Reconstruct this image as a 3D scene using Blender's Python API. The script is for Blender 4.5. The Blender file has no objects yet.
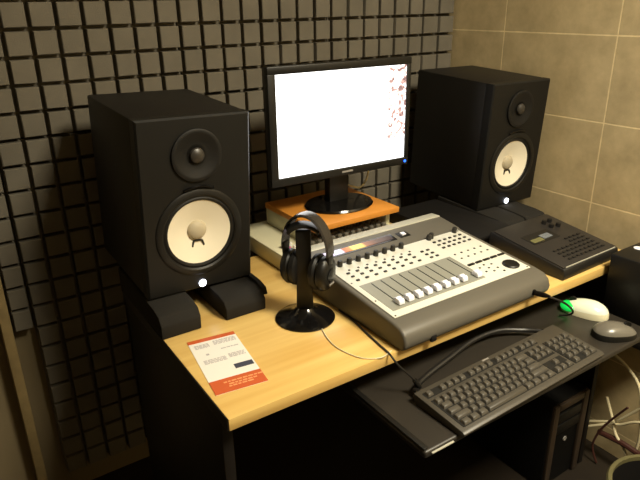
import bpy, bmesh, math, random
from mathutils import Vector, Matrix
random.seed(7)
C = bpy.context.scene.collection
SC = bpy.context.scene
PI = math.pi
sin, cos = math.sin, math.cos

# ------------------------------------------------------------------ materials
def lin(h):
    h = h.lstrip('#')
    o = []
    for i in (0, 2, 4):
        c = int(h[i:i+2], 16) / 255
        o.append(c / 12.92 if c <= .04045 else ((c + .055) / 1.055) ** 2.4)
    return (*o, 1)

def mat(name, col, rough=.5, metal=0., spec=.5, var=0., vscale=20., bump=0., bscale=200., emit=None, estr=0.):
    m = bpy.data.materials.new(name); m.use_nodes = True
    nt = m.node_tree; N = nt.nodes; L = nt.links
    b = N['Principled BSDF']
    c = lin(col) if isinstance(col, str) else (*col, 1)
    b.inputs['Base Color'].default_value = c
    b.inputs['Roughness'].default_value = rough
    b.inputs['Metallic'].default_value = metal
    b.inputs['Specular IOR Level'].default_value = spec
    if var or bump:
        tc = N.new('ShaderNodeTexCoord')
    if var:
        nz = N.new('ShaderNodeTexNoise'); nz.inputs['Scale'].default_value = vscale; nz.inputs['Detail'].default_value = 4
        L.new(tc.outputs['Object'], nz.inputs['Vector'])
        r = N.new('ShaderNodeValToRGB')
        r.color_ramp.elements[0].position = .3; r.color_ramp.elements[1].position = .7
        r.color_ramp.elements[0].color = tuple(x * (1 - var) for x in c[:3]) + (1,)
        r.color_ramp.elements[1].color = tuple(min(1, x * (1 + var)) for x in c[:3]) + (1,)
        L.new(nz.outputs['Fac'], r.inputs['Fac']); L.new(r.outputs['Color'], b.inputs['Base Color'])
    if bump:
        n2 = N.new('ShaderNodeTexNoise'); n2.inputs['Scale'].default_value = bscale; n2.inputs['Detail'].default_value = 3
        L.new(tc.outputs['Object'], n2.inputs['Vector'])
        bp = N.new('ShaderNodeBump'); bp.inputs['Strength'].default_value = bump; bp.inputs['Distance'].default_value = .002
        L.new(n2.outputs['Fac'], bp.inputs['Height']); L.new(bp.outputs['Normal'], b.inputs['Normal'])
    if emit:
        b.inputs['Emission Color'].default_value = lin(emit); b.inputs['Emission Strength'].default_value = estr
    return m

M = {}
M['foam'] = mat('foam', '#6d675b', .95, spec=.1, var=.10, vscale=9, bump=.5, bscale=500)
M['spk'] = mat('speaker_vinyl', '#141210', .5, spec=.35, bump=.25, bscale=600)
M['spk_front'] = mat('speaker_baffle', '#11100e', .5, spec=.35)
M['rubber'] = mat('black_rubber', '#0e0d0c', .55, spec=.4)
M['cone'] = mat('cone_white', '#e9e1cc', .6, spec=.25)
M['dustcap'] = mat('dust_cap', '#b5aa92', .55, spec=.3)
M['tweeter'] = mat('tweeter_dome', '#35312c', .4)
M['pad'] = mat('pad_foam', '#282623', .9, spec=.15, bump=.4, bscale=500)
M['led'] = mat('white_led', '#ffffff', .4, emit='#e8f0ff', estr=6)
M['blueled'] = mat('blue_led', '#2a60ff', .4, emit='#2468ff', estr=2.2)
M['blackplastic'] = mat('black_plastic', '#151412', .42, spec=.4)
M['blackgloss'] = mat('black_gloss', '#0e0d0d', .15, spec=.5)
M['blackmatte'] = mat('black_matte', '#141211', .7, spec=.25)
M['blacklam'] = mat('black_laminate', '#15110e', .5, spec=.3)
M['towerblack'] = mat('tower_black', '#0b0a09', .6, spec=.2)
M['tray'] = mat('tray_plastic', '#2c2823', .42, spec=.45)
M['chassis'] = mat('grey_chassis', '#605c53', .45, spec=.4)
M['cream'] = mat('cream_panel', '#dcdbd0', .45, spec=.4)
M['fplate'] = mat('fader_plate', '#8f8f85', .45, spec=.4)
M['silver'] = mat('silver_strip', '#b4b2a4', .4, spec=.5)
M['dark'] = mat('dark_key', '#26241f', .5)
M['fcap'] = mat('fader_cap', '#f2f3ff', .35)
M['grey'] = mat('grey_print', '#8d8984', .6)
M['orange'] = mat('orange_wood', '#d08a38', .38, spec=.4, var=.08, vscale=14)
M['beige'] = mat('beige_plastic', '#d8d3b4', .45)
M['keyframe'] = mat('keyboard_frame', '#45413a', .42, spec=.5)
M['key'] = mat('keycap', '#4a463f', .42, spec=.5)
M['keydeck'] = mat('key_well', '#12110f', .6)
M['mousewhite'] = mat('mouse_white', '#e9ecd8', .25, spec=.5)
M['mousegreen'] = mat('mouse_green', '#12b84a', .3, emit='#12c84a', estr=.55)
M['mousegrey'] = mat('mouse_grey', '#6a665d', .28, spec=.5)
M['drum'] = mat('drum_grey', '#2b2826', .45, spec=.4)
M['drumdark'] = mat('drum_dark', '#171513', .5)
M['lcd'] = mat('olive_lcd', '#6d6b48', .25)
M['lcdblue'] = mat('grey_lcd', '#6e747c', .25)
M['cable_white'] = mat('cable_cream', '#e0d4ae', .5)
M['cable_red'] = mat('cable_red', '#43231b', .5)
M['cable_black'] = mat('cable_black', '#1b1917', .45)
M['hp_band'] = mat('headband', '#34302c', .22, spec=.6)
M['paper_w'] = mat('flyer_white', '#efece6', .5)
M['paper_o'] = mat('flyer_orange', '#c95c2c', .5)
M['paper_t'] = mat('flyer_grey', '#b3adb0', .5)
M['paper_k'] = mat('flyer_dark', '#3c3f50', .5)
M['paper_p'] = mat('flyer_peach', '#eda06a', .5)
M['trimwood'] = mat('trim_wood', '#8e7a52', .6, var=.15, vscale=25)
M['brown'] = mat('brown_metal', '#3e3226', .5)
M['binrim'] = mat('bin_rim', '#6b6544', .5)
M['ceil'] = mat('ceiling_paint', '#d8d0c0', .9)
M['plaster'] = mat('wall_plaster', '#7a6c50', .9, var=.06, vscale=3)
M['floor'] = mat('floor_tile', '#241d15', .5, var=.15, vscale=6)
M['lamp'] = mat('lamp_diffuser', '#ffffff', .5, emit='#ffe2ab', estr=3)
M['lampbody'] = mat('lamp_body', '#dddddd', .5)

def tile_mat():
    m = bpy.data.materials.new('tan_wall_tile'); m.use_nodes = True
    nt = m.node_tree; N = nt.nodes; L = nt.links; b = N['Principled BSDF']
    tc = N.new('ShaderNodeTexCoord'); sx = N.new('ShaderNodeSeparateXYZ'); cx = N.new('ShaderNodeCombineXYZ')
    L.new(tc.outputs['Object'], sx.inputs[0])
    a1 = N.new('ShaderNodeMath'); a1.operation = 'ADD'; a1.inputs[1].default_value = -.990 + .395 * 20
    a2 = N.new('ShaderNodeMath'); a2.operation = 'ADD'; a2.inputs[1].default_value = -.822 + .2435 * 20
    L.new(sx.outputs['Y'], a1.inputs[0]); L.new(sx.outputs['Z'], a2.inputs[0])
    L.new(a1.outputs[0], cx.inputs['X']); L.new(a2.outputs[0], cx.inputs['Y'])
    br = N.new('ShaderNodeTexBrick'); br.offset = 0; br.squash = 1
    br.inputs['Scale'].default_value = 1; br.inputs['Mortar Size'].default_value = .0026; br.inputs['Mortar Smooth'].default_value = .35
    br.inputs['Brick Width'].default_value = .395; br.inputs['Row Height'].default_value = .2435
    br.inputs['Color1'].default_value = lin('#c7b58e'); br.inputs['Color2'].default_value = lin('#c2b089'); br.inputs['Mortar'].default_value = lin('#efdcae')
    L.new(cx.outputs[0], br.inputs['Vector'])
    n1 = N.new('ShaderNodeTexNoise'); n1.inputs['Scale'].default_value = 13; n1.inputs['Detail'].default_value = 6; n1.inputs['Roughness'].default_value = .65
    L.new(tc.outputs['Object'], n1.inputs['Vector'])
    rp = N.new('ShaderNodeValToRGB'); rp.color_ramp.elements[0].position = .3; rp.color_ramp.elements[1].position = .72
    rp.color_ramp.elements[0].color = (.78, .76, .72, 1); rp.color_ramp.elements[1].color = (1.12, 1.1, 1.06, 1)
    L.new(n1.outputs['Fac'], rp.inputs['Fac'])
    mx = N.new('ShaderNodeMix'); mx.data_type = 'RGBA'; mx.blend_type = 'MULTIPLY'; mx.inputs['Factor'].default_value = 1
    L.new(br.outputs['Color'], mx.inputs['A']); L.new(rp.outputs['Color'], mx.inputs['B'])
    L.new(mx.outputs['Result'], b.inputs['Base Color'])
    b.inputs['Roughness'].default_value = .5; b.inputs['Specular IOR Level'].default_value = .3
    bp = N.new('ShaderNodeBump'); bp.inputs['Strength'].default_value = .3; bp.inputs['Distance'].default_value = .003; bp.invert = True
    L.new(br.outputs['Fac'], bp.inputs['Height']); L.new(bp.outputs['Normal'], b.inputs['Normal'])
    return m
M['tile'] = tile_mat()

def desk_mat():
    m = bpy.data.materials.new('beech_laminate'); m.use_nodes = True
    nt = m.node_tree; N = nt.nodes; L = nt.links; b = N['Principled BSDF']
    tc = N.new('ShaderNodeTexCoord'); mp = N.new('ShaderNodeMapping'); mp.inputs['Scale'].default_value = (1.2, 22, 22)
    L.new(tc.outputs['Object'], mp.inputs['Vector'])
    n1 = N.new('ShaderNodeTexNoise'); n1.inputs['Scale'].default_value = 1.6; n1.inputs['Detail'].default_value = 5
    L.new(mp.outputs[0], n1.inputs['Vector'])
    rp = N.new('ShaderNodeValToRGB'); rp.color_ramp.elements[0].position = .3; rp.color_ramp.elements[1].position = .7
    rp.color_ramp.elements[0].color = lin('#d6ad62'); rp.color_ramp.elements[1].color = lin('#e6c47a')
    L.new(n1.outputs['Fac'], rp.inputs['Fac']); L.new(rp.outputs['Color'], b.inputs['Base Color'])
    b.inputs['Roughness'].default_value = .32; b.inputs['Specular IOR Level'].default_value = .45
    return m
M['desk'] = desk_mat()

def screen_mat():
    # white page with a column of small sketchy thumbnails at its right side
    m = bpy.data.materials.new('lit_screen'); m.use_nodes = True
    nt = m.node_tree; N = nt.nodes; L = nt.links; b = N['Principled BSDF']
    b.inputs['Base Color'].default_value = (.02, .02, .02, 1); b.inputs['Roughness'].default_value = .3
    tc = N.new('ShaderNodeTexCoord'); sx = N.new('ShaderNodeSeparateXYZ'); L.new(tc.outputs['Object'], sx.inputs[0])
    rx = N.new('ShaderNodeMapRange'); rx.inputs['From Min'].default_value = .125; rx.inputs['From Max'].default_value = .155
    L.new(sx.outputs['X'], rx.inputs['Value'])
    rz = N.new('ShaderNodeMapRange'); rz.inputs['From Min'].default_value = -.085; rz.inputs['From Max'].default_value = -.065
    L.new(sx.outputs['Z'], rz.inputs['Value'])
    mk = N.new('ShaderNodeMath'); mk.operation = 'MULTIPLY'; L.new(rx.outputs[0], mk.inputs[0]); L.new(rz.outputs[0], mk.inputs[1])
    nz = N.new('ShaderNodeTexNoise'); nz.inputs['Scale'].default_value = 52; nz.inputs['Detail'].default_value = 4; nz.inputs['Distortion'].default_value = 1.2
    L.new(tc.outputs['Object'], nz.inputs['Vector'])
    rp = N.new('ShaderNodeValToRGB'); e = rp.color_ramp.elements
    e[0].position = .34; e[0].color = (.10, .06, .06, 1)
    e[1].position = .56; e[1].color = (1, 1, 1, 1)
    x = e.new(.46); x.color = (.34, .20, .17, 1)
    L.new(nz.outputs['Fac'], rp.inputs['Fac'])
    mx = N.new('ShaderNodeMix'); mx.data_type = 'RGBA'; mx.inputs['A'].default_value = (1, 1, 1, 1)
    L.new(mk.outputs[0], mx.inputs['Factor']); L.new(rp.outputs['Color'], mx.inputs['B'])
    tint = N.new('ShaderNodeMix'); tint.data_type = 'RGBA'; tint.blend_type = 'MULTIPLY'; tint.inputs['Factor'].default_value = 1
    tint.inputs['B'].default_value = (1, .99, .96, 1)
    L.new(mx.outputs['Result'], tint.inputs['A'])
    L.new(tint.outputs['Result'], b.inputs['Emission Color']); b.inputs['Emission Strength'].default_value = SCREEN
    return m

def lcd_mat():
    # orange lit display, brightest toward the left, fading to an unlit right end
    m = bpy.data.materials.new('lit_display'); m.use_nodes = True
    nt = m.node_tree; N = nt.nodes; L = nt.links; b = N['Principled BSDF']
    b.inputs['Base Color'].default_value = lin('#1a130c'); b.inputs['Roughness'].default_value = .3
    tc = N.new('ShaderNodeTexCoord'); sx = N.new('ShaderNodeSeparateXYZ'); L.new(tc.outputs['Object'], sx.inputs[0])
    rx = N.new('ShaderNodeMapRange'); rx.inputs['From Min'].default_value = -.192; rx.inputs['From Max'].default_value = .018
    L.new(sx.outputs['X'], rx.inputs['Value'])
    rp = N.new('ShaderNodeValToRGB'); rp.color_ramp.interpolation = 'LINEAR'; e = rp.color_ramp.elements
    e[0].position = 0; e[0].color = lin('#f3d9ff')
    e[1].position = 1; e[1].color = lin('#2c1a12')
    for p, c in ((.15, '#efe4ff'), (.24, '#f3ecff'), (.27, '#b55a22'), (.36, '#d8852e'), (.39, '#f8d86a'), (.55, '#f5c85c'), (.59, '#9a5a2a'), (.76, '#5a3a24')):
        x = e.new(p); x.color = lin(c)
    L.new(rx.outputs[0], rp.inputs['Fac']); L.new(rp.outputs['Color'], b.inputs['Emission Color']); b.inputs['Emission Strength'].default_value = 1.1
    return m
SCREEN = 2.6
M['screen'] = screen_mat()
M['display'] = lcd_mat()

# ------------------------------------------------------------------ mesh builder
class MB:
    def __init__(s): s.bm = bmesh.new(); s.mi = 0
    def _add(s, verts, faces):
        vs = [s.bm.verts.new(v) for v in verts]
        for f in faces:
            fc = s.bm.faces.new([vs[i] for i in f]); fc.material_index = s.mi
        return vs
    def box(s, c, d, R=None):
        c = Vector(c); h = Vector(d) / 2; P = []
        for z in (-1, 1):
            for x, y in ((-1, -1), (1, -1), (1, 1), (-1, 1)):
                v = Vector((x * h.x, y * h.y, z * h.z))
                if R: v = R @ v
                P.append(c + v)
        s._add(P, [(3, 2, 1, 0), (4, 5, 6, 7), (0, 1, 5, 4), (1, 2, 6, 5), (2, 3, 7, 6), (3, 0, 4, 7)]); return s
    def prism(s, prof, x0, x1, axis='x'):
        n = len(prof); P = []
        for x in (x0, x1):
            for a, b in prof:
                P.append({'x': (x, a, b), 'y': (a, x, b), 'z': (a, b, x)}[axis])
        F = [tuple(range(n)), tuple(range(2 * n - 1, n - 1, -1))]
        for i in range(n):
            j = (i + 1) % n; F.append((j, i, n + i, n + j))
        s._add(P, F); return s
    def lathe(s, prof, c=(0, 0, 0), axis=(0, 0, 1), n=28, sx=1., sy=1., R=None):
        c = Vector(c); a = Vector(axis).normalized()
        if R is None: R = Vector((0, 0, 1)).rotation_difference(a).to_matrix()
        rings = []
        for r, z in prof:
            if r < 1e-6: rings.append([s.bm.verts.new(c + R @ Vector((0, 0, z)))])
            else: rings.append([s.bm.verts.new(c + R @ Vector((r * cos(2 * PI * k / n) * sx, r * sin(2 * PI * k / n) * sy, z))) for k in range(n)])
        for A, B in zip(rings, rings[1:]):
            for k in range(n):
                l = (k + 1) % n
                if len(A) == 1 and len(B) == 1: continue
                if len(A) == 1: f = (A[0], B[l], B[k])
                elif len(B) == 1: f = (A[k], A[l], B[0])
                else: f = (A[k], A[l], B[l], B[k])
                s.bm.faces.new(f).material_index = s.mi
        return s
    def cyl(s, a, b, r, n=16):
        a = Vector(a); b = Vector(b); h = (b - a).length
        return s.lathe([(0, 0), (r, 0), (r, h), (0, h)], a, b - a, n)
    def tube(s, pts, r, n=8, sub=6):
        P = [Vector(p) for p in pts]
        if len(P) > 2 and sub > 1:
            Q = []
            for i in range(len(P) - 1):
                p0 = P[max(i - 1, 0)]; p1 = P[i]; p2 = P[i + 1]; p3 = P[min(i + 2, len(P) - 1)]
                for k in range(sub):
                    t = k / sub
                    Q.append(.5 * ((2 * p1) + (p2 - p0) * t + (2 * p0 - 5 * p1 + 4 * p2 - p3) * t * t + (3 * p1 - p0 - 3 * p2 + p3) * t ** 3))
            Q.append(P[-1]); P = Q
        up = Vector((0, 0, 1)); rings = []
        for i, p in enumerate(P):
            t = (P[min(i + 1, len(P) - 1)] - P[max(i - 1, 0)]).normalized()
            u = up - t * up.dot(t)
            if u.length < 1e-3: u = Vector((1, 0, 0)) - t * t.x
            u.normalize(); up = u; v = t.cross(u)
            rings.append([s.bm.verts.new(p + r * (cos(2 * PI * k / n) * u + sin(2 * PI * k / n) * v)) for k in range(n)])
        for A, B in zip(rings, rings[1:]):
            for k in range(n):
                l = (k + 1) % n; s.bm.faces.new((A[k], A[l], B[l], B[k])).material_index = s.mi
        s.bm.faces.new(rings[0][::-1]); s.bm.faces.new(rings[-1]); return s
    def build(s, name, mats, parent=None, bevel=0., seg=2, angle=35, loc=None):
        bm = s.bm
        bmesh.ops.recalc_face_normals(bm, faces=bm.faces)
        if bevel:
            bm.normal_update()
            es = [e for e in bm.edges if len(e.link_faces) == 2 and e.calc_face_angle(0) > math.radians(30)]
            bmesh.ops.bevel(bm, geom=es, offset=bevel, segments=seg, profile=.5, affect='EDGES', clamp_overlap=True)
        bm.normal_update()
        for e in bm.edges:
            if len(e.link_faces) != 2 or e.calc_face_angle(0) > math.radians(angle): e.smooth = False
        for f in bm.faces: f.smooth = True
        me = bpy.data.meshes.new(name); bm.to_mesh(me); bm.free()
        for m in (mats if isinstance(mats, (list, tuple)) else [mats]): me.materials.append(M[m] if isinstance(m, str) else m)
        o = bpy.data.objects.new(name, me); C.objects.link(o)
        if parent: o.parent = parent
        if loc: o.location = loc
        return o

def tag(o, label=None, cat=None, group=None, kind=None):
    if label: o['label'] = label
    if cat: o['category'] = cat
    if group: o['group'] = group
    if kind: o['kind'] = kind
    return o
def thing(name, label, cat, loc=(0, 0, 0), rot=(0, 0, 0), group=None):
    o = bpy.data.objects.new(name, None); C.objects.link(o)
    o.empty_display_size = .05
    o.location = loc; o.rotation_euler = rot
    return tag(o, label, cat, group)
def inst(src, loc, parent, rot=None):
    c = src.copy(); C.objects.link(c); c.parent = parent; c.location = loc
    if rot is not None: c.rotation_euler = rot
    return c
def copy_tree(o, parent=None):
    c = o.copy(); C.objects.link(c)
    if parent: c.parent = parent
    for ch in list(o.children): copy_tree(ch, c)
    return c
def struct(o): o['kind'] = 'structure'; return o

# ------------------------------------------------------------------ room shell
XR, YB, XL, YF, ZC = 1.668, 1.655, -1.7, -1.6, 2.5
T = .06
struct(MB().box(((XL + XR) / 2, (YB + YF) / 2, -T / 2), (XR - XL + 2 * T, YB - YF + 2 * T, T)).build('floor', 'floor'))
struct(MB().box(((XL + XR) / 2, (YB + YF) / 2, ZC + T / 2), (XR - XL + 2 * T, YB - YF + 2 * T, T)).build('ceiling', 'ceil'))
struct(MB().box((XR + T / 2, (YB + YF) / 2, ZC / 2), (T, YB - YF, ZC)).build('wall_right', 'tile'))
struct(MB().box(((XL + XR) / 2, YB + T / 2, ZC / 2), (XR - XL + 2 * T, T, ZC)).build('wall_back', 'plaster'))
struct(MB().box((XL - T / 2, (YB + YF) / 2, ZC / 2), (T, YB - YF, ZC)).build('wall_left', 'plaster'))
struct(MB().box(((XL + XR) / 2, YF - T / 2, ZC / 2), (XR - XL + 2 * T, T, ZC)).build('wall_front', 'plaster'))
struct(MB().box((.077, YB - .028, 1.0), (.026, .056, 2.0)).build('trim_1', 'trimwood', bevel=.004))

# acoustic foam: each glued panel is a thing, its raised squares are its surface
def foam_panel(x0, x1, z0, z1, nx, nz, label):
    mb = MB(); yb = YB - .0008; g = .0022
    mb.box(((x0 + x1) / 2, yb - .010, (z0 + z1) / 2), (x1 - x0 - 2 * g, .020, z1 - z0 - 2 * g))
    px = (x1 - x0) / nx; pz = (z1 - z0) / nz
    for i in range(nx):
        for k in range(nz):
            cx = x0 + (i + .5) * px; cz = z0 + (k + .5) * pz
            j = lambda: random.uniform(-.0008, .0008)
            a = px / 2 - .0044; b = pz / 2 - .0040; ta = px / 2 - .0050; tb = pz / 2 - .0046
            yt = YB - .047 + j() * 2; y0 = YB - .0195
            P = [(cx - a, y0, cz - b), (cx + a, y0, cz - b), (cx + a, y0, cz + b), (cx - a, y0, cz + b)]
            Q = [(cx - ta, yt + .0018, cz - tb), (cx + ta, yt + .0018, cz - tb), (cx + ta, yt + .0018, cz + tb), (cx - ta, yt + .0018, cz + tb)]
            S = [(cx - ta + .0016 + j(), yt, cz - tb + .0016), (cx + ta - .0016, yt, cz - tb + .0016 + j()), (cx + ta - .0016 + j(), yt, cz + tb - .0016), (cx - ta + .0016, yt, cz + tb - .0016)]
            mb._add(P + Q + S, [(0, 1, 5, 4), (1, 2, 6, 5), (2, 3, 7, 6), (3, 0, 4, 7), (4, 5, 9, 8), (5, 6, 10, 9), (6, 7, 11, 10), (7, 4, 8, 11), (8, 9, 10, 11)])
    o = mb.build('acoustic_foam_panel', 'foam')
    tag(o, label, 'foam panel', 'grey foam panels on the back wall')
    return o
cols = [(.092, .145, 1), (.145, .637, 8), (.637, 1.129, 8), (1.129, 1.514, 6), (1.514, 1.664, 2)]
rows = [(1.1057, 1.6121, 8), (.5993, 1.1057, 8), (.0929, .5993, 8)]
names = [['narrow foam strip at the top left of the padded wall', 'narrow foam strip low beside the wooden trim, left of the left speaker', None],
         ['grey waffle foam panel above the left speaker', 'grey waffle foam panel directly behind the left speaker', 'dark foam panel lowest on the wall, left of the desk'],
         ['grey waffle foam panel above the left half of the monitor', 'grey foam panel behind the monitor stand and headphones', None],
         ['grey waffle foam panel above the right half of the monitor', 'grey foam panel between the monitor and the right speaker', None],
         ['narrow grey foam strip in the corner beside the tan tiles', 'narrow foam strip in the corner behind the right speaker', None]]
for ci, (x0, x1, nx) in enumerate(cols):
    for ri, (z0, z1, nz) in enumerate(rows):
        if names[ci][ri]: foam_panel(x0, x1, z0, z1, nx, nz, names[ci][ri])

# ------------------------------------------------------------------ ceiling lamp
LX, LY = 1.08, -.30
t = thing('ceiling_lamp', 'square ceiling lamp above the desk', 'ceiling lamp', (LX, LY, ZC))
MB().box((0, 0, -.02), (.56, .56, .04)).build('housing', 'lampbody', t, bevel=.006)
MB().box((0, 0, -.047), (.52, .52, .014)).build('diffuser', 'lamp', t, bevel=.004)
ld = bpy.data.lights.new('ceiling_light', 'AREA'); ld.shape = 'SQUARE'; ld.size = .50; ld.energy = 62; ld.color = (1, .91, .70)
lo = bpy.data.objects.new('ceiling_light', ld); C.objects.link(lo); lo.location = (0, 0, -.06); lo.parent = t

# ------------------------------------------------------------------ desk
DX0, DX1, DY0, DY1, DZ = .329, 1.560, .782, 1.385, .75
t = thing('computer_desk', 'light wood desk with black sides holding the speakers and control surface', 'desk', (DX0, DY0, 0), (0, 0, -.007))
w = DX1 - DX0; d = DY1 - DY0
MB().box((w / 2, d / 2, DZ - .0125), (w, d, .025)).build('desktop', 'desk', t, bevel=.0015)
e = MB().box((-.0015, d / 2, DZ - .0125), (.002, d - .004, .0252)).build('edge_band', 'blacklam', t); tag(e, 'black edge strip along the left end')
for nm, x in (('side_panel', .012), ('side_panel', w - .012)):
    MB().box((x, d / 2 + .015, (DZ - .0255) / 2), (.022, d - .05, DZ - .0255)).build(nm, 'blacklam', t, bevel=.002)
MB().box((w / 2, d - .05, .50), (w - .05, .016, .40)).build('back_panel', 'blacklam', t)
for x in (.34, .98):
    MB().box((x - .0, .30, .6925), (.014, .30, .05)).build('tray_runner', 'blackmatte', t)
# sliding keyboard tray is a part of the desk
TZ = .66
tr = MB().box((.663, .003, TZ - .008), (.740, .36, .016)).build('keyboard_tray', 'tray', t, bevel=.006, seg=3)
tag(tr, 'black pull-out tray')
MB().box((.300, .003, TZ + .0025), (.012, .350, .004)).build('tray_rim', 'blackplastic', tr, bevel=.002)
MB().box((.335, -.1785, TZ - .006), (.055, .004, .003)).build('tray_glint', 'silver', tr, bevel=.001)  # short silver strip stands in for the glint on the tray edge

# ------------------------------------------------------------------ speakers
def make_speaker(label, loc, rot):
    t = thing('studio_monitor_speaker', label, 'speaker', loc, rot, 'black two-way studio speakers')
    W, D, H = .25, .332, .39
    MB().box((0, .03 + (D - .03) / 2, H / 2), (W, D - .03, H)).build('cabinet', 'spk', t, bevel=.004, seg=2)
    wz, tz, lz = .136, .309, .013
    # front baffle: a thick board with a round cut-out for the woofer
    mb = MB(); n = 48; hr = .084; q = .004; P = []
    rect = []
    for k in range(n):
        a = 2 * PI * (k + .5) / n; ca, sa = cos(a), sin(a)
        hx, z0, z1 = W / 2, wz, H - wz
        tt = min(hx / abs(ca) if abs(ca) > 1e-6 else 9, (z1 / sa) if sa > 1e-6 else 9, (z0 / -sa) if sa < -1e-6 else 9)
        rect.append([ca * tt, wz + sa * tt])
    for cx, cz in ((W / 2, H), (-W / 2, H), (-W / 2, 0), (W / 2, 0)):
        b_ = min(rect, key=lambda v: (v[0] - cx) ** 2 + (v[1] - cz) ** 2); b_[0], b_[1] = cx, cz
    sh = lambda x, z: (x * (1 - 2 * q / W), H / 2 + (z - H / 2) * (1 - 2 * q / H))
    for k in range(n):
        a = 2 * PI * (k + .5) / n; c0 = (hr * cos(a), wz + hr * sin(a)); xi, zi = sh(*rect[k])
        P += [(c0[0], .029, c0[1]), (c0[0], 0, c0[1]), (xi, 0, zi), (rect[k][0], q, rect[k][1]), (rect[k][0], .030, rect[k][1])]
    F = []
    for k in range(n):
        l = (k + 1) % n
        for m_ in range(4): F.append((k * 5 + m_, l * 5 + m_, l * 5 + m_ + 1, k * 5 + m_ + 1))
    mb._add(P, F); mb.build('baffle', 'spk_front', t)
    A = (0, -1, 0)
    fr = MB().lathe([(.100, 0), (.100, .002), (.096, .004), (.087, .0045), (.083, .002), (.083, -.004)], (0, 0, wz), A, 48).build('woofer_frame', 'blackplastic', t)
    sr = MB().lathe([(.0838, -.003), (.082, .0005), (.0785, .002), (.075, .0008), (.073, -.002), (.0725, -.003)], (0, 0, wz), A, 48).build('surround', 'rubber', t)
    cn = MB().lathe([(.0738, -.0015), (.070, -.003), (.045, -.012), (.021, -.019)], (0, 0, wz), A, 48).build('cone', 'cone', t); tag(cn, 'white paper cone')
    MB().lathe([(.0225, -.0195), (.0220, -.0155), (.018, -.0105), (.010, -.0075), (0, -.0065)], (0, 0, wz), A, 32).build('dust_cap', 'dustcap', cn)
    mk = MB()
    for s in (-1, 1):
        mk.box((s * .012, .0145, wz - .031), (.0036, .005, .013), Matrix.Rotation(s * -.28, 3, 'Y'))
    mk.box((0, .0160, wz - .0245), (.022, .005, .0026)); mk.build('printed_mark', 'dark', cn, bevel=.0006)
    MB().lathe([(.056, 0), (.056, .003), (.052, .0045), (.046, .0035), (.034, -.001), (.022, -.002), (.016, -.002)], (0, -.002, tz), A, 40).build('tweeter_plate', 'rubber', t)
    MB().lathe([(.0165, .0005), (.015, .005), (.010, .0085), (0, .0105)], (0, -.002, tz), A, 24).build('tweeter_dome', 'tweeter', t)
    MB().tube([(-.034, -.004, wz + .100), (-.018, -.006, wz + .1045), (0, -.006, wz + .107), (.018, -.006, wz + .1045), (.034, -.004, wz + .100)], .0032, 6, 4).build('trim_lip', 'blackgloss', t)
    MB().lathe([(.0085, 0), (.0085, .002), (.006, .0032), (0, .0035)], (0, -.0005, lz), A, 20).build('power_light', 'led', t)
    return t
make_speaker('black speaker with a white cone on the left end of the desk', (.4566, 1.1674, .8085), (.0414, .030, .005))
make_speaker('black speaker with a white cone in the corner against the tan tiles', (1.5254, 1.1971, .7885), (.0485, .006, -.0268))

def make_pad(label, x0, x1, y0, y1, zf, zb, lip=0, yaw=0.):
    t = thing('speaker_isolation_pad', label, 'foam pad', ((x0 + x1) / 2, y0, DZ), (0, 0, yaw), 'black foam pads under the speakers')
    D = y1 - y0; hw = (x1 - x0) / 2
    prof = [(0, 0), (-.002, zf * .55), (.010, zf * .86), (.040, zf - .0006), (D, zb - .001), (D, 0)]
    MB().prism(prof, -hw, hw).build('wedge', 'pad', t, bevel=.004)
    if lip:
        MB().prism([(.006, zf * .66), (.012, zf * .98), (.040, zf + .006), (.11, zf + .008), (.11, zf * .62)], hw - .002 if lip > 0 else -hw - .010, hw + .010 if lip > 0 else -hw + .002).build('lip', 'pad', t, bevel=.002)
    return t
make_pad('black foam wedge under the left corner of the left speaker', .328, .418, 1.095, 1.380, .0580, .0680)
make_pad('black foam wedge with a raised lip by the beige mixer, under the left speaker', .476, .576, 1.092, 1.380, .0505, .0590, 1)
make_pad('black foam wedge under the inner side of the right speaker', 1.398, 1.488, 1.085, 1.380, .0350, .0455, yaw=-.012)
make_pad('black foam wedge against the tan tiles under the right speaker', 1.492, 1.580, 1.080, 1.380, .0360, .0460, yaw=-.012)

# ------------------------------------------------------------------ compact mixer and riser behind
t = thing('compact_mixer', 'beige compact audio mixer beneath the orange wooden riser', 'audio mixer', (.71, 1.222, DZ))
cw = .385
MB().prism([(0, 0), (.004, .043), (.012, .047), (.285, .047), (.29, 0)], 0, cw).build('body', 'beige', t, bevel=.004)
MB().box((cw / 2 + .038, .085, .0475), (cw - .105, .13, .002)).build('control_panel', 'silver', t)
kb = MB().lathe([(.0075, 0), (.007, .012), (.005, .0135), (0, .0135)], n=14)
k0 = kb.build('knob', 'chassis', t); k0.location = (.100, .028, .0485)
pk = mat('pink_knob', '#c0508a', .4); wk = mat('white_knob', '#d8d8d0', .4)
for r in range(3):
    for i in range(12):
        if r == 0 and i == 0: continue
        c = inst(k0, (.100 + i * .0225, .028 + r * .024, .0485), t)
for i, mm in enumerate((pk, wk, pk, wk)):
    q = MB().lathe([(.0065, 0), (.006, .011), (0, .012)], n=14).build('channel_knob', mm, t); q.location = (.030 + .020 * (i % 2), .036 + .026 * (i // 2), .0485)
    tag(q, 'pink knob' if mm is pk else 'white knob')
sk = MB().box((0, 0, .007), (.012, .010, .014)).build('jack_socket', 'blackmatte', t, bevel=.002); sk.location = (.275, .012, .0485)

t = thing('monitor_riser', 'orange wooden board on legs under the computer monitor', 'monitor riser', (.80, 1.224, .7981))
MB().box((.146, .132, .0540), (.292, .264, .016)).build('board', 'orange', t, bevel=.0015)
for x in (.008, .284):
    MB().box((x, .150, .0229), (.014, .22, .0456)).build('leg', 'beige', t, bevel=.001)
RZ = .7981 + .062

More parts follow.
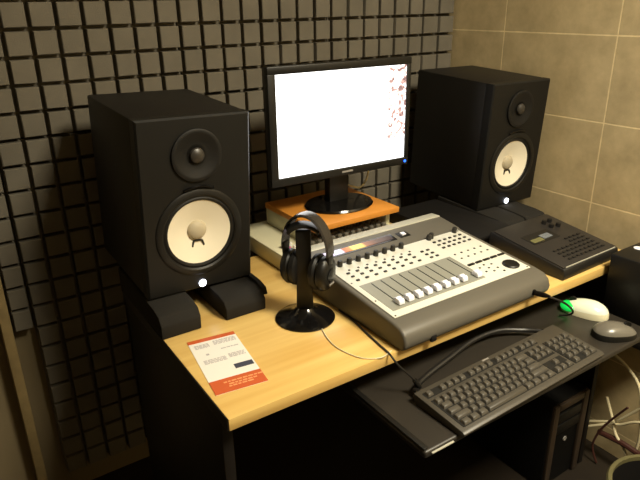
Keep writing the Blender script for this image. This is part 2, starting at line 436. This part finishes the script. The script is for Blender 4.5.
# ------------------------------------------------------------------ monitor
t = thing('computer_monitor', 'widescreen computer monitor showing a bright white page', 'monitor', (.952, 1.337, RZ), (0, 0, -.042))
MB().lathe([(0, 0), (.103, 0), (.105, .003), (.101, .008), (.066, .0115), (.030, .014), (0, .0145)], (.014, .008, .0002), n=48, sy=.82).build('stand_base', 'blackgloss', t)
MB().prism([(.004, .012), (.004, .11), (.016, .16), (.034, .16), (.034, .012)], -.032 + .012, .032 + .012).build('stand_neck', 'blackplastic', t, bevel=.003)
mw, mh, mz = .450, .304, .100
bz = MB()
ox, oz, ot = .0225, .022, .020
bz.box((0, -.030, mz + mh - ot / 2), (mw, .022, ot)); bz.box((0, -.030, mz + oz / 2), (mw, .022, oz))
bz.box((-mw / 2 + ox / 2, -.030, mz + mh / 2), (ox, .022, mh - .036)); bz.box((mw / 2 - ox / 2 * .62, -.030, mz + mh / 2), (ox * .62, .022, mh - .036))
bz.build('bezel', 'blackplastic', t, bevel=.0025)
MB().prism([(-mw / 2 + .004, -.020), (-mw / 2 + .03, .005), (-.08, .022), (.08, .022), (mw / 2 - .03, .005), (mw / 2 - .004, -.020)], mz + .004, mz + mh - .004, 'z').build('back_shell', 'blackplastic', t, bevel=.003)
s = MB().box((.004, 0, 0), (mw - .034, .004, mh - .038)).build('screen', 'screen', t); s.location = (0, -.0345, mz + mh / 2)
tag(s, 'lit white screen with a column of thumbnails')
MB().box((.01, -.0412, mz + .011), (.036, .0012, .005)).build('brand_plate', 'grey', t)
MB().lathe([(.004, 0), (.004, .0015), (0, .0015)], (mw / 2 - .012, -.0405, mz + .0105), (0, -1, 0), 14).build('power_light', 'blueled', t)
c = MB().tube([(1.150, 1.40, .985), (1.158, 1.445, .925), (1.150, 1.45, .880), (1.125, 1.45, .858), (1.098, 1.45, .865), (1.077, 1.45, .874), (1.05, 1.45, .900), (1.02, 1.42, .96)], .003, 8).build('monitor_cable', 'cable_white')
tag(c, 'cream cable hanging in a hook behind the monitor stand', 'cable')

# ------------------------------------------------------------------ control surface
t = thing('mixing_control_surface', 'large grey and cream fader control surface in the middle of the desk', 'control surface', (.937, .760, DZ))
hw = .2295
prof = [(.012, 0), (.002, .010), (0, .024), (.006, .040), (.020, .050), (.046, .0548), (.294, .0780), (.302, .0820), (.370, .0920), (.405, .0900), (.410, .080), (.410, 0)]
body = MB().prism(prof, -hw, hw).build('chassis', 'chassis', t, bevel=.006, seg=3)
SL = .0943; TA = math.atan(SL)
def pz(y): return .055 + (y - .048) * SL
RT = Matrix.Rotation(TA, 3, 'X')
def slab(x0, x1, y0, y1, h, b=0.):
    cy = (y0 + y1) / 2
    return MB().box(((x0 + x1) / 2, cy, pz(cy) + h / 2 + b), (x1 - x0, (y1 - y0) / cos(TA), h), RT)
slab(-.216, .213, .050, .291, .002).build('control_panel', 'cream', t, bevel=.0008)
slab(-.202, .078, .070, .187, .0008, .002).build('fader_plate', 'fplate', t)
for k in range(9):
    x = -.172 + .0273 * k if k < 8 else .0636
    slab(x - .0013, x + .0013, .080, .181, .0006, .0028).build('fader_slot', 'dark', t)
fc = MB().prism([(-.011, 0), (-.009, .009), (-.004, .0115), (0, .0095), (.004, .0115), (.009, .009), (.011, 0)], -.0075, .0075)
f0 = fc.build('fader_cap', 'fcap', t, bevel=.0012)
def put(src, first, x, y, up=.002):
    o = src if first else inst(src, (0, 0, 0), t)
    o.location = (x, y, pz(y) + up); o.rotation_euler = (TA, 0, 0); return o
for k in range(9):
    put(f0, k == 0, -.172 + .0273 * k if k < 8 else .0636, .0875 if k < 8 else .085, .005)
kn = MB().lathe([(.0068, 0), (.0062, .012), (.0048, .0145), (0, .0148)], n=16).build('knob', 'dark', t)
first = True
for x, y in [(-.185 + .0271 * k, .284) for k in range(8)] + [(.100, .284), (.112, .288), (.1917, .283)]:
    put(kn, first, x, y); first = False
bt = MB().box((0, 0, .0015), (.0085, .0055, .003)).build('button', 'dark', t, bevel=.0008)
led = MB().box((0, 0, .0008), (.0045, .004, .0016)).build('small_button', 'dark', t)
first = True
for y in (.2275, .2085):
    for k in range(8):
        put(bt, first, -.189 + .0268 * k, y); first = False
for y in (.244,):
    for k in range(8): put(bt, False, -.190 + .0268 * k, y)
f2 = True
for k in range(8):
    put(led, f2, -.178 + .0268 * k, .2565); f2 = False
for r, y in enumerate((.263, .246, .229)):
    for k in range(6): put(bt, False, .100 + .0185 * k, y)
for r, y in enumerate((.240, .223, .206)):
    for k in range(2): put(bt, False, .036 + .019 * k, y)
for y in (.188, .165):
    for k in range(5): put(led, False, .098 + .023 * k, y)
for k in range(5):
    x = .0935 + k * .0265
    slab(x - .0105, x + .0105, .1265, .1335, .003, .002).build('transport_key', 'blackplastic', t, bevel=.0008)
for x, y in [(.100, .108), (.120, .114), (.140, .108), (.120, .098), (.120, .081), (.140, .088), (.100, .088), (.142, .070)]: put(led, False, x, y)
jw = MB().lathe([(.0205, 0), (.0205, .003), (.018, .005), (.012, .004), (0, .0035)], n=36).build('jog_wheel', 'blackplastic', t); put(jw, True, .180, .082)
for x, y in ((-.2095, .055), (-.2095, .205), (.2065, .055), (.2065, .284), (-.2095, .12)):
    q = MB().lathe([(.0022, 0), (.0018, .0009), (0, .001)], n=10).build('screw', 'dark', t); put(q, True, x, y)
# rear hump with the lit display
HA = math.atan2(.010, .068); RH = Matrix.Rotation(HA, 3, 'X')
def hz(y): return .082 + (y - .302) * .010 / .068
def hslab(x0, x1, y0, y1, h, b=0.):
    cy = (y0 + y1) / 2
    return MB().box(((x0 + x1) / 2, cy, hz(cy) + b + h / 2), (x1 - x0, (y1 - y0) / cos(HA), h), RH)
hslab(-.200, .026, .322, .3515, .0012, .0).build('display_frame', 'blackgloss', t)
q = hslab(-.192, .018, .3275, .3465, .001, .0012).build('display', 'display', t); tag(q, 'orange lit display strip')
hslab(.040, .074, .323, .349, .0012).build('button_recess', 'blackplastic', t, bevel=.0005)
hslab(.050, .063, .330, .342, .004, .001).build('square_button', 'fcap', t, bevel=.001)
MB().prism([(.371, .0912), (.373, .0945), (.404, .0928), (.406, .0888)], -hw + .004, hw - .004).build('rear_strip', 'silver', t, bevel=.0008)
MB().lathe([(.0075, 0), (.0075, .003), (.005, .004), (0, .004)], (.168, .0025, .022), (0, -1, 0), 18).build('phones_jack', 'blackgloss', t)
MB().box((-.150, .003, .010), (.016, .008, .016)).build('foot_notch', 'blackmatte', t, bevel=.003)

c = thing('phones_cable', 'black cable with a plug in the front of the control surface', 'cable', (1.105, .7585, .772))
MB().lathe([(0, 0), (.0062, 0), (.0062, .022), (.0045, .030), (.003, .036), (0, .036)], (0, -.0005, 0), (.25, -1, .05), 14).build('plug', 'blackgloss', c)
MB().tube([(.008, -.034, .001), (.030, -.052, -.010), (.075, -.046, -.040), (.120, -.030, -.075), (.138, -.010, -.098), (.132, .012, -.1075)], .0026, 8).build('cord', 'cable_black', c)

# ------------------------------------------------------------------ headphones on their stand
sx0, sy0 = .6275, 1.004
t = thing('headphone_stand', 'black headphone stand with a round base on the desk', 'headphone stand', (sx0, sy0, DZ), (0, 0, -.588))
MB().lathe([(0, 0), (.066, 0), (.067, .003), (.063, .006), (.042, .012), (.026, .020), (.018, .029), (0, .030)], n=48).build('base', 'blackgloss', t)
MB().prism([(-.019, .020), (-.0165, .10), (-.0165, .212), (.0165, .212), (.0165, .10), (.019, .020)], -.008, .008, 'y').build('post', 'blackplastic', t, bevel=.003)
cr = [( .040 * sin(a), .205 + .030 * cos(a) - .008) for a in [-1.1 + 2.2 * i / 10 for i in range(11)]]
MB().prism(cr + [(x * .86, z - .008) for x, z in reversed(cr)], -.016, .016, 'y').build('cradle', 'blackplastic', t, bevel=.002)

PHI = math.radians(30)
yaw = -.588 - PHI
h = thing('headphones', 'black over-ear headphones with a glossy band hanging on the stand', 'headphones', (sx0 + .007, sy0 - .004, DZ + .003), (0, 0, yaw))
# local: x = ear axis (right cup toward the camera), z up
def band(a0, a1, R, rz, cz, wd, th, n=26):
    mb = MB(); P = []
    for i in range(n + 1):
        a = a0 + (a1 - a0) * i / n
        for (rr, yy) in ((0, -wd), (th, -wd * .8), (th * 1.3, 0), (th, wd * .8), (0, wd)):
            P.append(((R + rr) * sin(a), yy, cz + (rz + rr) * cos(a)))
    F = []
    for i in range(n):
        for j in range(5):
            k = (j + 1) % 5; F.append((i * 5 + j, i * 5 + k, i * 5 + 5 + k, i * 5 + 5 + j))
    F.append((0, 1, 2, 3, 4)); F.append(tuple(n * 5 + j for j in (4, 3, 2, 1, 0)))
    mb._add(P, F); return mb
bcz = .163
band(-1.60, 1.60, .055, .079, bcz, .0165, .0035).build('headband', 'hp_band', h)
band(-1.0, 1.0, .0525, .0762, bcz, .014, .003).build('band_cushion', 'rubber', h)
for s in (-1, 1):
    MB().prism([(-.012, .172), (.012, .172), (.009, .125), (-.009, .125)], s * .055 - .0035, s * .055 + .0035).build('yoke', 'blackplastic', h, bevel=.002)
    cup = MB().lathe([(0, 0), (.034, 0), (.039, .004), (.040, .012), (.036, .019), (.026, .024), (.012, .0255), (0, .0255)], (s * .033, 0, .116), (s, 0, -.06), 32, sy=.86).build('ear_cup', 'blackplastic', h)
    MB().lathe([(.020, -.004), (.033, -.004), (.040, 0), (.041, .008), (.037, .013), (.033, .013)], (s * .020, 0, .116), (s, 0, 0), 32, sy=.86).build('ear_pad', 'rubber', h)
    MB().lathe([(.015, 0), (.017, .002), (.012, .0035), (0, .0035)], (s * .0575, 0, .1145), (s, 0, -.06), 24).build('cup_badge', 'blackgloss', cup)
    MB().box((s * .0590, 0, .094), (.002, .020, .004), Matrix.Rotation(s * .30, 3, 'Y')).build('cup_mark', 'grey', cup)

# ------------------------------------------------------------------ flyer
ft = thing('printed_flyer', 'orange and white printed flyer lying on the left of the desk', 'flyer', (.4035, .9495, DZ + .0003), (0, 0, -.135))
mb = MB(); mb.box((0, 0, .0003), (.102, .204, .0006)); mb.build('sheet', 'paper_w', ft)
def ink(name, mats, x0, x1, y0, y1):
    return MB().box(((x0 + x1) / 2, (y0 + y1) / 2, .00075), (x1 - x0, y1 - y0, .0003)).build(name, mats, ft)
ink('header_band', 'paper_o', -.051, .051, .089, .102)
ink('footer_band', 'paper_o', -.051, .051, -.102, -.058)
def smudge(name, m, x0, x1, y0, y1, n):
    mb = MB(); hgt = (y1 - y0) / n
    for i in range(n):
        x = x0 
        yy = y1 - (i + .5) * hgt
        while x < x1 - .002:
            ww = random.uniform(.004, .011); ww = min(ww, x1 - x)
            mb.box((x + ww / 2, yy, .00078), (ww, hgt * .55, .0004)); x += ww + .0016
    mb.build(name, m, ft)
smudge('text_block', 'paper_t', -.042, -.012, .064, .080, 4)
smudge('text_block', 'paper_t', -.002, .046, .066, .084, 4)
smudge('text_line', 'paper_t', .006, .044, .044, .049, 1)
smudge('text_block', 'paper_t', -.040, .006, .002, .018, 4)
smudge('text_block', 'paper_t', .012, .046, .006, .022, 4)
ink('dark_stamp', 'paper_k', .010, .048, -.036, -.020)
ink('small_mark', 'paper_t', -.028, -.022, .034, .040)
mb = MB()
for (x0, x1, y) in ((-.026, .044, -.071), (-.018, .032, -.079), (-.020, .024, -.086)):
    x = x0
    while x < x1:
        ww = random.uniform(.005, .012); mb.box((x + ww / 2, y, .00098), (ww, .0040, .0003)); x += ww + .002
mb.build('footer_text', 'paper_p', ft)

# ------------------------------------------------------------------ drum machine at the right
t = thing('drum_machine', 'dark grey desktop music sequencer right of the control surface', 'sequencer', (1.252, .784, DZ), (0, 0, .02))
dw, dd = .245, .238
MB().prism([(0, 0), (-.002, .014), (.002, .030), (dd - .004, .062), (dd, .056), (dd, 0)], 0, dw).build('case', 'drumdark', t, bevel=.003)
DA = math.atan2(.032, dd - .006); RD = Matrix.Rotation(DA, 3, 'X')
def dz(y): return .030 + (y - .002) * .032 / (dd - .006)
def dslab(x0, x1, y0, y1, h, b=0.):
    cy = (y0 + y1) / 2
    return MB().box(((x0 + x1) / 2, cy, dz(cy) + b + h / 2), (x1 - x0, (y1 - y0) / cos(DA), h), RD)
dslab(.004, dw - .004, .006, dd - .010, .003).build('top_panel', 'drum', t, bevel=.001)
dslab(.012, dw - .012, .0035, .0052, .0028, .001).build('front_edge_strip', 'silver', t)  # highlight along the front edge, put in as a silver strip
dslab(.040, .150, .118, .165, .001, .003).build('display_bezel', 'drumdark', t)
dslab(.046, .090, .124, .140, .001, .004).build('display', 'lcd', t)
dslab(.094, .132, .128, .148, .001, .004).build('data_window', 'lcdblue', t)
bb = MB().box((0, 0, .0015), (.0125, .006, .003)).build('step_button', 'drumdark', t, bevel=.0008)
first = True
for r in range(6):
    for k in range(9):
        x = .060 + k * .0185; y = .026 + r * .0150
        if r > 3 and k < 5: continue
        o = bb if first else inst(bb, (0, 0, 0), t); first = False
        o.location = (x, y, dz(y) + .003); o.rotation_euler = (DA, 0, 0)
rk = MB().lathe([(.007, 0), (.0065, .010), (0, .011)], n=16).build('dial', 'drumdark', t)
for i, (x, y) in enumerate([(.175, .190), (.200, .190), (.175, .165), (.200, .160)]):
    o = rk if i == 0 else inst(rk, (0, 0, 0), t); o.location = (x, y, dz(y) + .003); o.rotation_euler = (DA, 0, 0)

# ------------------------------------------------------------------ keyboard on the tray
t = thing('computer_keyboard', 'grey and black full-size keyboard on the pull-out tray', 'keyboard', (.930, .595, TZ + .0005), (0, 0, .022))
kw, kd = .455, .132
KA = .075
RK = Matrix.Rotation(KA, 3, 'X')
def kz(y): return .013 + y * math.tan(KA)
MB().prism([(0, .003), (-.003, .010), (.004, .0135), (kd, kz(kd) + .001), (kd + .002, kz(kd) - .006), (kd - .004, .004), (kd - .02, 0), (.010, 0)], -kw / 2, kw / 2).build('frame', 'keyframe', t, bevel=.002)
def kslab(x0, x1, y0, y1, h, b=0.):
    cy = (y0 + y1) / 2
    return MB().box(((x0 + x1) / 2, cy, kz(cy) + b + h / 2), (x1 - x0, (y1 - y0) / cos(KA), h), RK)
for x0, x1, y0, y1 in ((-.216, .066, .010, .096), (.071, .130, .010, .048), (.071, .130, .058, .096), (.136, .2165, .010, .096), (-.216, .130, .103, .121)):
    kslab(x0, x1, y0, y1, .0008, .0006).build('key_well', 'keydeck', t)
U = .0187; keys = []
rowsK = [
    (.018, [(0, 1.25), (1.25, 1.25), (2.5, 1.25), (3.75, 6.25), (10, 1.25), (11.25, 1.25), (12.5, 1.25), (13.75, 1.25)]),
    (.035, [(0, 2.25)] + [(2.25 + i, 1) for i in range(10)] + [(12.25, 2.75)]),
    (.052, [(0, 1.75)] + [(1.75 + i, 1) for i in range(11)] + [(12.75, 2.25)]),
    (.070, [(0, 1.5)] + [(1.5 + i, 1) for i in range(12)] + [(13.5, 1.5)]),
    (.087, [(i, 1) for i in range(13)] + [(13, 2)]),
    (.112, [(0, 1)] + [(2 + i, 1) for i in range(4)] + [(6.5 + i, 1) for i in range(4)] + [(11 + i, 1) for i in range(4)])]
for y, lst in rowsK:
    for u, wd in lst: keys.append((-.214 + u * U, wd * U, y))
for y, lst in ((.018, (0, 1, 2)), (.037, (1,)), (.070, (0, 1, 2)), (.087, (0, 1, 2)), (.112, (0, 1, 2))):
    for i in lst: keys.append((.0725 + i * .0188, .0188, y))
for y in (.018, .035, .052, .070, .087):
    for i in range(4):
        if y == .018 and i == 1: continue
        keys.append((.1375 + i * .0195, .0195, y))
def key_mb(mb, x, wd, y):
    g = .0016; hx = wd / 2 - g; hy = .0072; cx = x + wd / 2
    b = kz(y) + .001; P = []
    for (s, zz, sh) in ((0, 0, 0), (.0022, .0062, .0006)):
        for a, c in ((-1, -1), (1, -1), (1, 1), (-1, 1)):
            v = RK @ Vector((a * (hx - s), c * (hy - s) + sh, zz)); P.append(Vector((cx, y, b)) + v)
    mb._add(P, [(3, 2, 1, 0), (4, 5, 6, 7), (0, 1, 5, 4), (1, 2, 6, 5), (2, 3, 7, 6), (3, 0, 4, 7)])
for k in keys[:]:
    mb = MB(); key_mb(mb, *k)
    sp = k[1] > .1
    o = mb.build('space_bar' if sp else 'key', 'keyframe' if sp else 'key', t, bevel=.0008, seg=1)
    if sp: tag(o, 'pale grey space bar')
kslab(-.030, -.010, .1255, .129, .0006, .001).build('brand_mark', 'grey', t)

c = MB().tube([(.718, .7285, TZ + .017), (.722, .742, TZ + .014), (.770, .762, TZ + .012), (.860, .780, TZ + .016), (.950, .796, TZ + .020), (1.03, .792, TZ + .020), (1.085, .765, TZ + .016), (1.110, .735, TZ + .020), (1.112, .7296, TZ + .0205)], .0058, 10).build('keyboard_cable', 'cable_black')
tag(c, 'thick black cable looping behind the keyboard on the tray', 'cable')
c = thing('desk_cable', 'thin black cable from the desk edge down to the keyboard corner', 'cable', (0, 0, 0))
MB().tube([(.707, .985, .7528), (.705, .93, .7525), (.692, .85, .7525), (.684, .79, .7525), (.680, .770, .752), (.688, .7575, .735), (.712, .742, .705), (.722, .738, .692)], .0022, 8).build('cord', 'cable_black', c)
MB().cyl((.718, .740, .697), (.728, .735, .679), .0055, 12).build('plug', 'blackplastic', c)
c = MB().tube([(.640, .972, .7523), (.616, .900, .7520), (.612, .850, .7520), (.628, .800, .7520), (.660, .778, .7520), (.694, .786, .7518)], .0013, 6).build('audio_cable', 'cable_white')
tag(c, 'thin pale cord curling over the wood in front of the headphones', 'cable')

# ------------------------------------------------------------------ mice
def mouse(label, loc, yaw, L, W, H, mtop, side):
    t = thing('computer_mouse', label, 'mouse', loc, (0, 0, yaw))
    def shell(z0, z1, f):
        mb = MB(); nu, nv = 24, 8; P = []; F = []
        for j in range(nv + 1):
            v = z0 + (z1 - z0) * j / nv
            for i in range(nu):
                a = 2 * PI * i / nu
                r = math.sqrt(max(0, 1 - v ** 2.4)) if v < 1 else 0
                ca, sa = cos(a), sin(a)
                ex = abs(ca) ** .85 * (1 if ca > 0 else -1); ey = abs(sa) ** .85 * (1 if sa > 0 else -1)
                x = ex * L / 2 * max(r, .02) * f; y = ey * W / 2 * max(r, .02) * f * (1 - .08 * ex)
                hh = H * (1 - .16 * (x / (L / 2)) - .10 * (x / (L / 2)) ** 2)
                P.append((x, y, v * hh * f))
        for j in range(nv):
            for i in range(nu):
                k = (i + 1) % nu; F.append((j * nu + i, j * nu + k, (j + 1) * nu + k, (j + 1) * nu + i))
        F.append(tuple(range(nu - 1, -1, -1))); F.append(tuple(nv * nu + i for i in range(nu)))
        mb._add(P, F); return mb
    shell(.0, .46, 1.0).build('lower_shell', side, t, angle=60)
    shell(.40, 1.0, 1.012).build('top_shell', mtop, t, angle=60)
    MB().lathe([(0, -.0035), (.0085, -.0035), (.0095, 0), (.0085, .0035), (0, .0035)], (L * .27, 0, H * .80), (0, 1, 0), 18).build('scroll_wheel', 'blackplastic', t)
    return t
m = mouse('white mouse with a glowing green front, at the back of the tray', (1.306, .746, TZ + .0005), math.atan2(.100, -.036), .116, .064, .037, 'mousewhite', 'beige')
sp = [(sin(PI * k / 10), -cos(PI * k / 10)) for k in range(11)]
g = MB().lathe([(.024 * a, .012 * b) for a, b in sp], (.034, .0085, .0135), (0, 0, 1), 24, sx=1.02, sy=1.0).build('glow_window', 'mousegreen', m, angle=80); tag(g, 'glowing green front')
mouse('dark grey mouse at the right front corner of the tray', (1.264, .640, TZ + .0005), -.52, .106, .066, .034, 'mousegrey', 'blackplastic')

# ------------------------------------------------------------------ right of the desk
t = thing('equipment_box', 'black flat-topped equipment box at the right edge, in front of the sequencer', 'equipment box', (1.535, .695, .5925))
MB().box((0, 0, .102), (.255, .130, .204)).build('case', 'blackplastic', t, bevel=.006)
MB().lathe([(.012, 0), (.012, .0012), (0, .0015)], (-.042, .040, .2042), n=20).build('white_label', 'fcap', t)
t = thing('wall_shelf', 'black shelf on the tiled wall carrying the equipment box', 'shelf', (1.668, .695, .58))
MB().box((-.134, 0, 0), (.266, .134, .022)).build('board', 'blacklam', t, bevel=.002)
for y in (-.045, .045):
    MB().prism([(-.001, -.012), (-.16, -.012), (-.14, -.022), (-.016, -.09), (-.001, -.09)], y - .006, y + .006, 'y').build('bracket', 'blackmatte', t)

t = thing('dark_filler_box', 'made-up flat black box darkening the desk between the control surface and the right speaker', 'box', (1.281, 1.206, DZ))  # made-up box, added to keep this patch of desk dark
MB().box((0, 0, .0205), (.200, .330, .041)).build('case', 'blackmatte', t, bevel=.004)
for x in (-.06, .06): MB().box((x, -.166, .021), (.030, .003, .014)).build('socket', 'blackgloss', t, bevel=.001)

t = thing('computer_tower', 'dark computer tower under the right end of the desk', 'computer', (1.432, .815, 0))
MB().box((0, .20, .155), (.175, .40, .306)).build('case', 'towerblack', t, bevel=.004)
for x in (-.072, .072): MB().box((x, -.004, .155), (.024, .012, .300)).build('front_edge_strip', 'brown', t, bevel=.003)
MB().box((0, -.004, .294), (.118, .012, .022)).build('front_edge_strip', 'brown', t, bevel=.003)
for z in (.25, .21): MB().box((0, -.003, z), (.114, .008, .034)).build('drive_cover', 'blackplastic', t, bevel=.002)
MB().lathe([(.008, 0), (.007, .003), (0, .003)], (0, -.001, .155), (0, -1, 0), 16).build('power_button', 'grey', t)
for x in (-.07, .07):
    for y in (.03, .36): MB().cyl((x, y, 0), (x, y, .004), .012, 12).build('foot', 'rubber', t)

def cable(name, label, pts, r, m):
    o = MB().tube(pts, r, 8).build(name, m); tag(o, label, 'cable'); return o
cable('power_cable', 'cream cable highest of the tangle right of the desk', [(1.60, .90, .42), (1.60, .80, .40), (1.605, .757, .378), (1.60, .71, .340), (1.60, .69, .27), (1.61, .68, .15), (1.62, .70, .006)], .0045, 'cable_white')
cable('power_cable', 'cream cable crossing the tangle from left to right by the wall', [(1.57, .86, .10), (1.60, .765, .165), (1.60, .745, .190), (1.60, .700, .255), (1.60, .665, .31), (1.61, .61, .34)], .0045, 'cable_white')
cable('power_cable', 'cream cable lying flat across the middle of the tangle', [(1.59, .84, .13), (1.60, .764, .171), (1.60, .74, .176), (1.60, .684, .222), (1.61, .60, .24)], .0045, 'cable_white')
cable('power_cable', 'cream cable dropping steeply down the tangle by the wall', [(1.61, .80, .24), (1.605, .764, .172), (1.60, .745, .135), (1.60, .715, .105), (1.61, .69, .05), (1.62, .68, .006)], .0045, 'cable_white')
cable('power_cable', 'thin red-brown cable curving along the desk side in the tangle', [(1.585, .72, .26), (1.585, .765, .18), (1.58, .79, .12), (1.58, .80, .06), (1.585, .78, .006)], .0035, 'cable_red')
cable('extension_cable', 'thick dark red cable at the bottom right by the wall', [(1.60, .80, .11), (1.60, .725, .118), (1.60, .67, .115), (1.60, .62, .12), (1.60, .55, .10)], .009, 'cable_red')
t = thing('waste_bin', 'round black bin with a pale rim at the bottom right', 'bin', (1.42, .51, 0))
MB().lathe([(0, .004), (.10, .004), (.105, .0), (.110, .004), (.132, .19), (.127, .19), (.106, .012), (0, .012)], n=40).build('bucket', 'blackmatte', t)
MB().lathe([(.126, .186), (.138, .186), (.140, .193), (.136, .199), (.126, .199), (.126, .186)], n=40).build('rim', 'binrim', t)

# ------------------------------------------------------------------ camera
f_px, yaw, pit, rol = 597.9, .588664, .380055, -.016036
fw = Vector((sin(yaw) * cos(pit), cos(yaw) * cos(pit), -sin(pit)))
r = Vector((cos(yaw), -sin(yaw), 0)); u = r.cross(fw)
r2 = r * cos(rol) + u * sin(rol); u2 = -r * sin(rol) + u * cos(rol)
cd = bpy.data.cameras.new('camera'); co = bpy.data.objects.new('camera', cd); C.objects.link(co)
cd.sensor_fit = 'HORIZONTAL'; cd.sensor_width = 36; cd.lens = f_px / 640 * 36; cd.clip_start = .01
m = Matrix((r2, u2, -fw)).transposed().to_4x4(); m.translation = Vector((0, 0, 1.41)); co.matrix_world = m
SC.camera = co

w = bpy.data.worlds.new('world'); SC.world = w; w.use_nodes = True
w.node_tree.nodes['Background'].inputs['Color'].default_value = (.02, .018, .014, 1)
SC.view_settings.view_transform = 'Standard'; SC.view_settings.look = 'None'
SC.view_settings.gamma = 1; SC.view_settings.use_curve_mapping = False
SC.view_settings.exposure = .36
